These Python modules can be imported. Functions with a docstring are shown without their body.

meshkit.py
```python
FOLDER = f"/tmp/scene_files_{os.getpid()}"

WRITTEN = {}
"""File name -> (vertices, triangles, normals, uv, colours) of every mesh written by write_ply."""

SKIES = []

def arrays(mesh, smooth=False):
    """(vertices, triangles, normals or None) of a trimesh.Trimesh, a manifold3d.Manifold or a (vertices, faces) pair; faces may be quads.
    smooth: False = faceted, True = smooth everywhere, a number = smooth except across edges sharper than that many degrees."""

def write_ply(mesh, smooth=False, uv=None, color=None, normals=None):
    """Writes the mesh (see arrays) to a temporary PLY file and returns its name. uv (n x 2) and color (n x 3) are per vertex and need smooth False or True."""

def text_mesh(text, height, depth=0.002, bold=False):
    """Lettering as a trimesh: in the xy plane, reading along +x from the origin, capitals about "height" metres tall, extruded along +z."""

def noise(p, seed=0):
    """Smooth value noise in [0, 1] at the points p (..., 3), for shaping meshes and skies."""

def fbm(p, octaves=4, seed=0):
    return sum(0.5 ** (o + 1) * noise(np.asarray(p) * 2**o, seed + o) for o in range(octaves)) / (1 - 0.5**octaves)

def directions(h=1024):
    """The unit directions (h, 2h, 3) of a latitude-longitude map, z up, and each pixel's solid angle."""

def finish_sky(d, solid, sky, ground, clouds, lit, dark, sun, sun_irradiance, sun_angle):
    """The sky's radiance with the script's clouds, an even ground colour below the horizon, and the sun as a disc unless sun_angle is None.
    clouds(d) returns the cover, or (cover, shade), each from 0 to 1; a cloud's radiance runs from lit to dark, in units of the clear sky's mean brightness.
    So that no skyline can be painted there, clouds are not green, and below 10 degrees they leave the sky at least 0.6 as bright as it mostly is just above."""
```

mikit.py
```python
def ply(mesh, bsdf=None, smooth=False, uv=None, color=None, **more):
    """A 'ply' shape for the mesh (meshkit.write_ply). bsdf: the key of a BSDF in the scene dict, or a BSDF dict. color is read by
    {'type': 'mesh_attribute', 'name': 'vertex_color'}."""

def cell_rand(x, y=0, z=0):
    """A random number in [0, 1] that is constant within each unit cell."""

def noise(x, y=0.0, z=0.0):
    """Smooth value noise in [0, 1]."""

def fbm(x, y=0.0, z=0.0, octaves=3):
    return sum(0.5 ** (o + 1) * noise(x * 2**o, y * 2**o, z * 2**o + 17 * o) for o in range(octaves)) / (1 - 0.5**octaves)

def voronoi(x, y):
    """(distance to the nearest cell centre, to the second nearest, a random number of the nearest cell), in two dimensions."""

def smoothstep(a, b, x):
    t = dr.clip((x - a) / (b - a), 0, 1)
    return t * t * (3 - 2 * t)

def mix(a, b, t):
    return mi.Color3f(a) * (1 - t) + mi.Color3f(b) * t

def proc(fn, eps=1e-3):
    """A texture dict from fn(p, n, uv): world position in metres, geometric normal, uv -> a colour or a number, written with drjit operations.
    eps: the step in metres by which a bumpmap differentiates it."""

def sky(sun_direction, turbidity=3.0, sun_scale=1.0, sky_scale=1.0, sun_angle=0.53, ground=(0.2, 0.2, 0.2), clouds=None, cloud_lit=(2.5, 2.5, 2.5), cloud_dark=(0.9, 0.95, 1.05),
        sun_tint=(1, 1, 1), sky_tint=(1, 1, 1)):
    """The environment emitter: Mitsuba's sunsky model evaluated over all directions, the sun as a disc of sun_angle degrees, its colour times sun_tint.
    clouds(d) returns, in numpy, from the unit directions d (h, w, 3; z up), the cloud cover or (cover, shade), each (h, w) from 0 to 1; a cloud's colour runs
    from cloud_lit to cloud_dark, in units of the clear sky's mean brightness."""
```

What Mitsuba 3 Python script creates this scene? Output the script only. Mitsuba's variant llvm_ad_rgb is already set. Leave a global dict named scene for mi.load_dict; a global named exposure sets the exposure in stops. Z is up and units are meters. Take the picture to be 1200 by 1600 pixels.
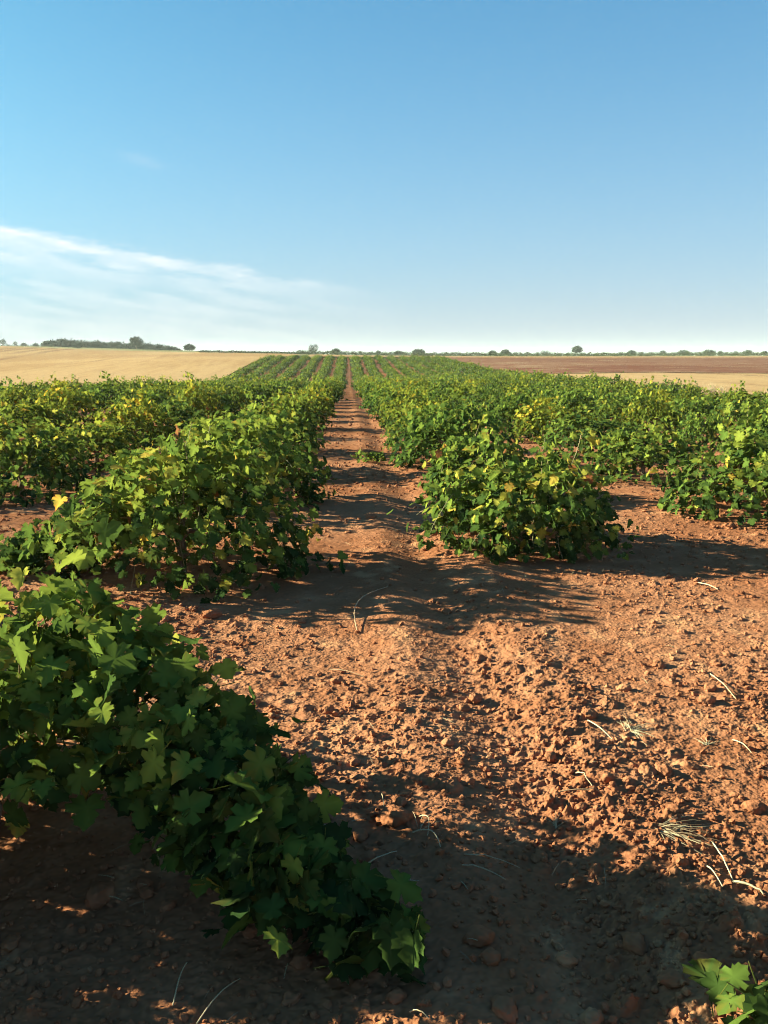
import math
import numpy as np
import trimesh
import mitsuba as mi
import drjit as dr
from scipy.interpolate import RBFInterpolator, RectBivariateSpline
import mikit, meshkit
from mikit import proc, ply, noise, fbm, smoothstep, mix

scene, labels = {}, {}
T4 = mi.ScalarTransform4f

# ------------------------------------------------------------------ camera, sky, exposure
EYE = np.array([0.0, 0.0, 1.6])
YAW, PITCH, FOVY = math.radians(2.556), math.atan(245 / 1232), 66.0
FWD = np.array([math.sin(YAW) * math.cos(PITCH), math.cos(YAW) * math.cos(PITCH), -math.sin(PITCH)])
scene['camera'] = {'type': 'perspective', 'fov': FOVY, 'fov_axis': 'y', 'near_clip': 0.05, 'far_clip': 9000.0,
                   'to_world': T4().look_at(origin=EYE.tolist(), target=(EYE + FWD).tolist(), up=[0, 0, 1])}
SUN = np.array([-3.26, 1.06, 1.26])
exposure = 2.36


def clouds(d):
    az = np.degrees(np.arctan2(d[..., 0], d[..., 1]))
    el = np.degrees(np.arcsin(np.clip(d[..., 2], -1, 1)))
    s = d / np.maximum(np.abs(d[..., 2:3]), 0.03)                     # a high sheet of cirrus
    n1 = meshkit.fbm(np.stack([az * .10 + 5, el * .9 + az * .14, az * 0], -1), 5, 3)
    n2 = meshkit.fbm(np.stack([az * .40, el * 3.4 + az * .50, az * 0 + 3], -1), 5, 11)
    top = 4.6 + (1.6 - az) * .150 + (n2 - .5) * .9
    t = (top - el)
    fade = np.clip((4 - az) / 24, 0, 1) ** .7 * np.clip((az + 110) / 40, 0, 1)
    dense = np.clip(t / .7, 0, 1) * np.clip((.35 + 2.3 * np.clip(fade, 0, 1) - t) / 1.7, 0, 1)
    band = dense * np.clip((n1 - .15) * 1.7, 0, 1) * np.clip(1.9 * n2 - .25, 0, 1.1) * np.clip(fade * 2.4, 0, 1)
    veil = np.clip(t / 1.5, 0, 1) * np.clip(n2 * 1.5 - .35, 0, 1) * .38 * np.clip(fade * 1.5, 0, 1)
    w = meshkit.fbm(np.stack([az * .8, el * 2.2, az * 0 + 9], -1), 4, 23)
    wisp = np.exp(-((az + 13.5) / 1.1) ** 2 - ((el - 12.3 + .15 * (az + 13.5)) / .28) ** 2) * .35 * w
    cirrus = np.clip(band * .95 + veil * .95 + wisp, 0, .88)
    haze = .95 * np.exp(-np.maximum(el, 0) / 10.5)                       # the milky air above the horizon, all round
    cover = 1 - (1 - cirrus) * (1 - haze)
    return cover, haze * (1 - cirrus) / (1e-6 + cover)


scene['daylight'] = mikit.sky(SUN, turbidity=3.6, sun_scale=3.2, sky_tint=(.29, 1.02, 1.34), sun_tint=(.9, 1.37, 1.66), clouds=clouds, cloud_lit=(3.1, 3.1, 3.05), cloud_dark=(1.8, 1.92, 2.12), ground=(.22, .15, .1))

# ------------------------------------------------------------------ terrain
CP = np.array([(0, -8, .03), (-8, 0, .0), (0, 0, 0), (8, 0, 0), (25, 0, -.2), (-25, 0, 0), (0, 10, -.03), (-6, 10, -.03), (8, 10, -.08), (-17, 18, -.12),
               (18, 18, -.35), (-17, 36, -.5), (0, 36, -.45), (20, 36, -.8), (0, 60, -1.1), (-17, 60, -1.2), (20, 60, -.87), (-17, 90, -2.1), (0, 90, -2.0),
               (20, 90, -.92), (0, 105, -2.15), (-17, 108, -2.2), (0, 125, -1.5), (0, 140, -.75), (20, 125, -.55), (-17, 134, -1.0), (-16, 171, .75), (0, 168, .6),
               (20, 168, .6), (0, 185, .85), (-20, 190, .95), (20, 190, .8), (-55, 120, -2.2), (-120, 120, -2.2), (-110, 250, -.2), (-200, 450, 6.9),
               (-80, 400, 3.5), (-28, 300, 2.0), (-60, 200, .1), (-350, 700, 9.8), (-500, 450, 8), (-250, 250, 0), (0, 300, 1.25), (0, 450, 1.6), (30, 250, .9),
               (130, 250, .8), (60, 170, .15), (29, 100, -.62), (50, 97, -.6), (100, 97, -.6), (45, 45, -.9), (30, 30, -.75), (100, 40, -.9), (20, 320, 1.3),
               (160, 320, 1.2), (250, 450, 1.7), (150, 450, 1.7), (400, 300, 1.2), (400, 100, -.5), (-90, 40, -1.2), (-200, 60, -1.6), (0, 800, 1.5), (400, 800, 1.6)], float)
_rbf = RBFInterpolator(CP[:, :2], CP[:, 2], kernel='thin_plate_spline', smoothing=0.0)


def _warp(t):
    return np.sinh(t)


_gx = 9 * np.sinh(np.linspace(-np.arcsinh(700 / 9), np.arcsinh(700 / 9), 150))
_gy = -40 + 25 * np.sinh(np.linspace(0, np.arcsinh(1000 / 25), 170))
_mx, _my = np.meshgrid(_gx, _gy, indexing='ij')
_far = _rbf(np.c_[np.clip(_mx, -520, 420).ravel(), np.clip(_my, -12, 820).ravel()]).reshape(_mx.shape)
_spl = RectBivariateSpline(_gx, _gy, _far, kx=3, ky=3)


def terrain(x, y):
    x, y = np.asarray(x, float), np.asarray(y, float)
    return _spl.ev(np.clip(x, -690, 690), np.clip(y, -39, 950)).reshape(np.shape(x))


def hash2(ix, iy, seed):
    h = (ix.astype(np.int64) * 374761393 + iy.astype(np.int64) * 668265263 + seed * 144665 + 977) & 0xFFFFFFFF
    h = ((h ^ (h >> 13)) * 1274126177) & 0xFFFFFFFF
    h = ((h ^ (h >> 15)) * 2246822519) & 0xFFFFFFFF
    return ((h ^ (h >> 16)) & 0xFFFFFF) / 16777215.0


def lumps(x, y, cell, seed, present, rmin=.22, rmax=.62):
    """rounded clods, one at most in each cell"""
    best = np.zeros_like(x)
    cx, cy = np.floor(x / cell), np.floor(y / cell)
    for a in (-1, 0, 1):
        for b in (-1, 0, 1):
            ix, iy = cx + a, cy + b
            r1, r2, r3, r4 = (hash2(ix, iy, seed + k) for k in range(4))
            r = cell * (rmin + (rmax - rmin) * r3 ** 2.2)
            sx = x - (ix + r1) * cell
            sy = y - (iy + r2) * cell
            ang = r4 * 6.283
            u, v = sx * np.cos(ang) + sy * np.sin(ang), -sx * np.sin(ang) + sy * np.cos(ang)
            q = 1 - (u / r) ** 2 - (v / (r * .72)) ** 2
            best = np.maximum(best, np.where((hash2(ix, iy, seed + 9) < present) & (q > 0), r * np.sqrt(np.maximum(q, 0)), 0))
    return best


def wob(x, y, s, seed, o=3):
    return meshkit.fbm(np.stack([x * s, y * s, np.zeros_like(x) + seed * 3.7], -1), o, seed) - .5


def soil_relief(x, y, dist, fine=True):
    """clods and tilth of the vineyard soil on top of the terrain; each size fades out where the mesh gets too coarse for it"""
    k = lambda a, b: np.clip((b - dist) / (b - a), 0, 1)
    z = wob(x, y, .55, 5) * .06 + wob(x, y, 1.7, 7) * .03
    rough = np.clip(.54 + 2.2 * wob(x, y, .7, 21, 2) + .3 * np.exp(-((x - .75) / .4) ** 2), .12, 1.2)
    lane = x - .10 * np.sin(y * .7) - .06 * np.sin(y * 1.9 + 1)
    rough *= 1 - .75 * np.exp(-((lane - 1.42) / .26) ** 2) - .55 * np.exp(-((lane - .40) / .14) ** 2)
    # shallow wheel track and ridge of the cultivator along the row
    z += -.028 * np.exp(-((x - .62 - .05 * np.sin(y * .8)) / .16) ** 2) + .022 * np.exp(-((x - .28) / .17) ** 2) + .02 * np.exp(-((x - 1.0) / .15) ** 2)
    if fine:
        wx = x + wob(x, y, 11, 31, 2) * .05 + wob(x, y, 38, 35, 2) * .022
        wy = y + wob(x, y, 11, 33, 2) * .05 + wob(x, y, 38, 37, 2) * .022
        for cell, seed, present, r0, r1, amp, a, b in ((.26, 100, .24, .12, .28, .55, 25, 60), (.11, 200, .20, .15, .44, .72, 9, 18),
                                                       (.052, 300, .46, .18, .5, .90, 5, 10), (.027, 400, .8, .2, .55, .95, 2.8, 5.5)):
            on = dist < b
            if on.any():
                z[on] += rough[on] * lumps(wx[on], wy[on], cell, seed, present, r0, r1) * amp * k(a, b)[on]
        z += wob(x, y, 22, 41, 4) * .034 * rough * k(4, 12) + wob(x, y, 75, 43, 2) * .012 * k(2.2, 4)
    return z


def ground_z(x, y):
    x, y = np.atleast_1d(np.asarray(x, float)), np.atleast_1d(np.asarray(y, float))
    return terrain(x, y) + soil_relief(x, y, np.hypot(x, y) + 1e3, False)


def grid_faces(n, m):
    i, j = np.meshgrid(np.arange(n - 1), np.arange(m - 1), indexing='ij')
    a = (i * m + j).ravel()
    return np.vstack([np.c_[a, a + m, a + m + 1], np.c_[a, a + m + 1, a + 1]])


# ------------------------------------------------------------------ materials
def col(c):
    return {'type': 'rgb', 'value': list(c)}


def soil_colour(p, n, uv):
    a = fbm(p.x * .5, p.y * .5, 1.0, 3)
    b = fbm(p.x * 7, p.y * 7, p.z * 7, 3)
    g = noise(p.x * 90, p.y * 90, p.z * 90)
    c = mix((.262, .091, .045), (.365, .144, .078), smoothstep(.3, .7, a * .55 + b * .45))
    c = mix(c, (.46, .20, .10), smoothstep(.62, .80, b) * .5)
    return c * (.84 + .32 * g)


def soil_bump(p, n, uv):
    return .020 * fbm(p.x * 15, p.y * 15, p.z * 15, 2) + .013 * fbm(p.x * 42, p.y * 42, p.z * 42, 2) + .007 * fbm(p.x * 115, p.y * 115, p.z * 115, 2)


scene['soil_matter'] = {'type': 'bumpmap', 'arbitrary': proc(soil_bump, 2e-3), 'scale': 1.0,
                        'bsdf': {'type': 'diffuse', 'reflectance': proc(soil_colour)}}


def straw_colour(p, n, uv):
    a = fbm(p.x * .03, p.y * .018, .0, 3)
    b = fbm(p.x * .9, p.y * .12, 2.0, 3)
    f = fbm(p.x * 2.2, p.y * 2.2, 5.0, 3)
    # drill lines that run obliquely over the field, worn away in places
    s = p.x * .985 + p.y * .17 + 5 * fbm(p.x * .02, p.y * .02, 1.0, 2)
    ln = smoothstep(.66, .86, noise(s * .42, 3.0, .0)) * smoothstep(.38, .58, fbm(p.x * .014, p.y * .008, 4.0, 2))
    c = mix((.315, .165, .082), (.40, .228, .120), smoothstep(.3, .7, a * .6 + b * .4))
    c = mix(c, (.20, .098, .055), ln * .9)
    return c * (.86 + .28 * f)


scene['straw_matter'] = {'type': 'diffuse', 'reflectance': proc(straw_colour)}


def fallow_colour(p, n, uv):
    a = fbm(p.x * .02, p.y * .05, .0, 3)
    f = fbm(p.x * 1.2, p.y * .5, 5.0, 4)
    c = mix((.155, .058, .040), (.215, .099, .067), smoothstep(.3, .7, a * .5 + f * .5))
    c = mix(c, (.40, .28, .17), smoothstep(.58, .8, fbm(p.x * .1, p.y * .3, 8.0, 3)) * .35)
    return c


scene['fallow_matter'] = {'type': 'diffuse', 'reflectance': proc(fallow_colour)}


def heath_colour(p, n, uv):
    a = fbm(p.x * .02, p.y * .02, .0, 3)
    return mix((.26, .20, .105), (.16, .13, .06), smoothstep(.35, .65, a)) * (.8 + .4 * fbm(p.x * .7, p.y * .7, 0.0, 2))


scene['heath_matter'] = {'type': 'diffuse', 'reflectance': proc(heath_colour)}

VC = {'type': 'mesh_attribute', 'name': 'vertex_color'}
scene['leaf_matter'] = {'type': 'principledthin', 'base_color': VC, 'roughness': .26, 'diff_trans': 0.8, 'spec_trans': 0.0, 'eta': 1.55}
scene['needle_matter'] = {'type': 'twosided', 'bsdf': {'type': 'diffuse', 'reflectance': VC}}


def bark_colour(p, n, uv):
    g = fbm(p.x * 60, p.y * 60, p.z * 14, 3)
    return mix((.10, .06, .04), (.24, .16, .11), g)


scene['bark_matter'] = {'type': 'diffuse', 'reflectance': proc(bark_colour)}
scene['cane_matter'] = {'type': 'principled', 'base_color': col((.26, .17, .07)), 'roughness': .6}
scene['dry_matter'] = {'type': 'twosided', 'bsdf': {'type': 'principled', 'base_color': VC, 'roughness': .6}}


# ------------------------------------------------------------------ mesh helpers
def tube(points, radii, sides=5):
    p = np.asarray(points, float)
    t = np.gradient(p, axis=0)
    t /= np.linalg.norm(t, axis=1, keepdims=True) + 1e-12
    ref = np.where(np.abs(t[:, 2:]) < .9, [0, 0, 1.0], [1.0, 0, 0])
    a = np.cross(t, ref)
    a /= np.linalg.norm(a, axis=1, keepdims=True) + 1e-12
    b = np.cross(t, a)
    ang = np.arange(sides) * 2 * np.pi / sides
    r = np.broadcast_to(radii, (len(p),))[:, None, None]
    v = p[:, None] + r * (np.cos(ang)[None, :, None] * a[:, None] + np.sin(ang)[None, :, None] * b[:, None])
    i, j = np.meshgrid(np.arange(len(p) - 1), np.arange(sides), indexing='ij')
    q = np.stack([i * sides + j, i * sides + (j + 1) % sides, (i + 1) * sides + (j + 1) % sides, (i + 1) * sides + j], -1).reshape(-1, 4)
    f = np.vstack([q[:, [0, 1, 2]], q[:, [0, 2, 3]]])
    v = v.reshape(-1, 3)
    for s, c in ((0, p[0]), ((len(p) - 1) * sides, p[-1])):
        k = len(v)
        v = np.vstack([v, c])
        jj = np.arange(sides)
        f = np.vstack([f, np.c_[s + jj, s + (jj + 1) % sides, np.full(sides, k)] if s == 0 else np.c_[s + (jj + 1) % sides, s + jj, np.full(sides, k)]])
    return v, f


def join(parts):
    vs, fs, at = [], [], 0
    for v, f in parts:
        vs.append(v)
        fs.append(np.asarray(f) + at)
        at += len(v)
    return np.vstack(vs), np.vstack(fs)


def key_of(name):
    if name not in scene and name not in labels:
        return name
    k = 1
    while f'{name}_{k:03d}' in scene or f'{name}_{k:03d}' in labels:
        k += 1
    return f'{name}_{k:03d}'


_count = {}


def part_key(parent, name):
    n = _count.get((parent, name), 0)
    _count[(parent, name)] = n + 1
    return f'{parent}__{name}' + (f'_{n:03d}' if n else '')


# ------------------------------------------------------------------ the land
def sheet(xs, ys, zoff, relief=None):
    """xs, ys: (n, m) arrays of positions"""
    z = terrain(xs, ys) + zoff
    if relief is not None:
        z = z + relief(xs, ys)
    return np.c_[xs.ravel(), ys.ravel(), z.ravel()], grid_faces(*xs.shape)


def far_land():
    gx = 60 * np.sinh(np.linspace(-np.arcsinh(4000 / 60), np.arcsinh(4000 / 60), 160))
    gy = -60 + 60 * np.sinh(np.linspace(0, np.arcsinh(5500 / 60), 160))
    X, Y = np.meshgrid(gx, gy, indexing='ij')
    top = np.where(X < -16, 318 + np.clip(-18.6 - X, 0, 260) * .72, 322)
    z = terrain(X, Y) - .30 - 1.4 * np.clip((top - 6 - Y) / 30, 0, 1)
    far = np.clip((np.hypot(X, Y) - 750) / 900, 0, 1)
    z = z * (1 - far) + far * np.minimum(z, .8)
    return np.c_[X.ravel(), Y.ravel(), z.ravel()], grid_faces(*X.shape)


scene['heathland'] = ply(far_land(), 'heath_matter', smooth=True)
labels['heathland'] = {'label': 'flat dry land stretching to the horizon', 'category': 'ground', 'kind': 'structure'}


def vineyard_soil():
    ys = [-7.0]
    while ys[-1] < .7:
        ys.append(ys[-1] + (.25 if ys[-1] < -.5 else .03))
    while ys[-1] < 34:
        ys.append(ys[-1] * 1.0033)
    while ys[-1] < 186:
        ys.append(ys[-1] * 1.018)
    ys = np.array(ys)
    m = 500
    s = np.linspace(-1, 1, m)
    s = np.sign(s) * (np.abs(s) * .8 + .2 * np.abs(s) ** 4)
    lo = -np.minimum(.60 * np.maximum(ys, 0) + 2.3 + .3 * np.abs(np.minimum(ys, 0)), 19.6 + 0 * ys)
    hi = np.minimum(.66 * np.maximum(ys, 0) + 2.3 + .3 * np.abs(np.minimum(ys, 0)), 22.0 + 0 * ys)
    Y = np.broadcast_to(ys[:, None], (len(ys), m)).copy()
    X = (lo + hi)[:, None] / 2 + (hi - lo)[:, None] / 2 * s[None, :]
    d = np.hypot(X, Y)
    z = terrain(X, Y) + soil_relief(X, Y, d)
    return np.c_[X.ravel(), Y.ravel(), z.ravel()], grid_faces(*X.shape)[:, ::-1]


scene['vineyard_soil'] = ply(vineyard_soil(), 'soil_matter', smooth=True)
labels['vineyard_soil'] = {'label': 'rough cloddy red brown soil between the vine rows', 'category': 'soil', 'kind': 'structure'}


def lin(a, b, n):
    return np.linspace(a, b, n)


def field(x0, x1, y0f, y1f, n, m, zoff, relief=None):
    """a field between x0 and x1 whose near and far borders are functions of x"""
    u, v = np.meshgrid(lin(0, 1, n), lin(0, 1, m), indexing='ij')
    X = x0 + (x1 - x0) * u
    Y = y0f(X) * (1 - v) + y1f(X) * v
    return sheet(X, Y, zoff, relief)


wheat = field(-640, -18.6, lambda x: 15 + 0 * x, lambda x: 318 + np.clip(-18.6 - x, 0, 260) * .72, 220, 180, .10,
              lambda x, y: wob(x, y, .35, 61) * .10)
scene['stubble_field'] = ply(wheat, 'straw_matter', smooth=True)
labels['stubble_field'] = {'label': 'pale golden stubble field on the slope left of the vineyard', 'category': 'field', 'kind': 'structure'}
plough = field(22.2, 560, lambda x: 97 + 1.2 * np.sin(x * .08), lambda x: 252 + 0 * x, 200, 110, .06, lambda x, y: wob(x, y, .5, 63) * .10)
scene['ploughed_field'] = ply(plough, 'fallow_matter', smooth=True)
labels['ploughed_field'] = {'label': 'dull red brown ploughed field right of the vineyard', 'category': 'field', 'kind': 'structure'}
strip = field(21.7, 420, lambda x: 12 + 0 * x, lambda x: 97.6 + 1.2 * np.sin(x * .08), 220, 130, .0, lambda x, y: wob(x, y, .5, 65) * .12)
scene['straw_strip'] = ply(strip, 'straw_matter', smooth=True)
labels['straw_strip'] = {'label': 'pale straw field between the right vines and the ploughed field', 'category': 'field', 'kind': 'structure'}
band = field(-14, 620, lambda x: 252.5 + 0 * x, lambda x: 322 + 0 * x, 200, 30, .08)
scene['straw_band'] = ply(band, 'straw_matter', smooth=True)
labels['straw_band'] = {'label': 'narrow pale straw field below the far scrub belt', 'category': 'field', 'kind': 'structure'}

# ------------------------------------------------------------------ grape leaves
HALF = [(.0, .02), (.09, -.15), (.24, -.21), (.33, -.10), (.48, -.07), (.37, .08), (.57, .16), (.53, .29), (.56, .42), (.27, .38), (.40, .58), (.29, .64), (.27, .79), (.13, .84), (0, 1.0)]
OUT_HERO = np.array(HALF + [(-x, y) for x, y in HALF[-2:0:-1]])
H2 = [(0, .0), (.24, -.22), (.46, -.06), (.36, .10), (.57, .34), (.26, .42), (.30, .76), (0, 1.0)]
OUT_MID = np.array(H2 + [(-x, y) for x, y in H2[-2:0:-1]])
H3 = [(0, -.05), (.42, .0), (.45, .45), (0, 1.0)]
OUT_FAR = np.array(H3 + [(-x, y) for x, y in H3[-2:0:-1]])


def leaf_shapes(outline, count, seed, stalk=False):
    rng = np.random.default_rng(seed)
    res = []
    for k in range(count):
        o = outline.copy()
        o += rng.normal(0, .018, o.shape)
        c = np.array([[0, .22]])
        p = np.vstack([o, c])
        fold, cup, droop, tw = rng.uniform(-.12, .62), rng.uniform(-.5, .4), rng.uniform(-.6, .1), rng.normal(0, .25)
        x, y = p[:, 0], p[:, 1] - .22
        z = fold * np.abs(x) + cup * (x * x) + droop * y * np.abs(y) + tw * x * y + rng.normal(0, .010, len(p)) + .022 * np.sin(5 * np.arctan2(x, y))
        z[-1] = -.02
        v = np.c_[p[:, 0], p[:, 1], z]
        n = len(o)
        i = np.arange(n)
        f = np.c_[i, (i + 1) % n, np.full(n, n)]
        f = f[:, ::-1]
        if stalk:                                                    # the petiole, a thin three sided stem to the cane
            L = -.55
            s = np.array([[.018, .05, -.03], [-.018, .05, -.03], [0, .05, -.06], [.016, L, -.30], [-.016, L, -.30], [0, L, -.33]])
            q = np.array([[0, 1, 4], [0, 4, 3], [1, 2, 5], [1, 5, 4], [2, 0, 3], [2, 3, 5]]) + len(v)
            v, f = np.vstack([v, s]), np.vstack([f, q])
        res.append((v, f))
    return res


LEAF_HERO = leaf_shapes(OUT_HERO, 12, 1, True)
LEAF_BARE = leaf_shapes(OUT_HERO, 12, 1)
LEAF_MID = leaf_shapes(OUT_MID, 8, 2)
LEAF_FAR = leaf_shapes(OUT_FAR, 6, 3)
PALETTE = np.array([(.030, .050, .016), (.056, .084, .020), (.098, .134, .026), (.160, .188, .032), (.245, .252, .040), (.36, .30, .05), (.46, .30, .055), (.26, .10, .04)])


def leaf_tint(v, k=0):
    """colour over one leaf: paler along the main veins, brown at the margin of some"""
    a = np.arctan2(v[:, 0], v[:, 1] - .15)
    vein = np.cos(a * 5) * .5 + .5
    r = np.hypot(v[:, 0], v[:, 1] - .22)
    t = np.where(r < .06, 1.3, .86 + .30 * vein)[:, None] * np.ones((1, 3))
    if k % 5 == 2:
        edge = np.clip((r - .3) * 2.2, 0, 1)[:, None] * (hash2(np.arange(len(v)), np.full(len(v), k), 5) < .6)[:, None]
        t = t * (1 - edge * (1 - np.array([1.9, .95, .9])))
    t[v[:, 1] < -.25] = [1.5, .9, 1.0]
    return t


def unit(a):
    return a / (np.linalg.norm(a, axis=-1, keepdims=True) + 1e-9)


def frames(N, Tp):
    N = unit(N)
    Tp = unit(Tp - N * (Tp * N).sum(-1, keepdims=True))
    return np.cross(Tp, N), Tp, N


def merge_leaves(L, shapes, rng, smooth=True):
    """one mesh of many leaves with a colour for each"""
    B, Tp, N = frames(L['n'], L['t'])
    which = rng.integers(0, len(shapes), len(N))
    vs, fs, cs, at = [], [], [], 0
    for k, (v, f) in enumerate(shapes):
        idx = np.nonzero(which == k)[0]
        if not len(idx):
            continue
        s = L['s'][idx][:, None, None]
        w = L['p'][idx][:, None] + s * (v[None, :, :1] * B[idx][:, None] + v[None, :, 1:2] * Tp[idx][:, None] + v[None, :, 2:] * N[idx][:, None])
        vs.append(w.reshape(-1, 3))
        fs.append((f[None] + (np.arange(len(idx)) * len(v))[:, None, None]).reshape(-1, 3) + at)
        tint = leaf_tint(v, k)[None] if len(v) > 14 else np.ones((1, len(v), 1))
        cs.append((L['c'][idx][:, None] * np.ones((1, len(v), 1)) * tint).reshape(-1, 3))
        at += len(idx) * len(v)
    return np.vstack(vs), np.vstack(fs), np.vstack(cs)


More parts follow.
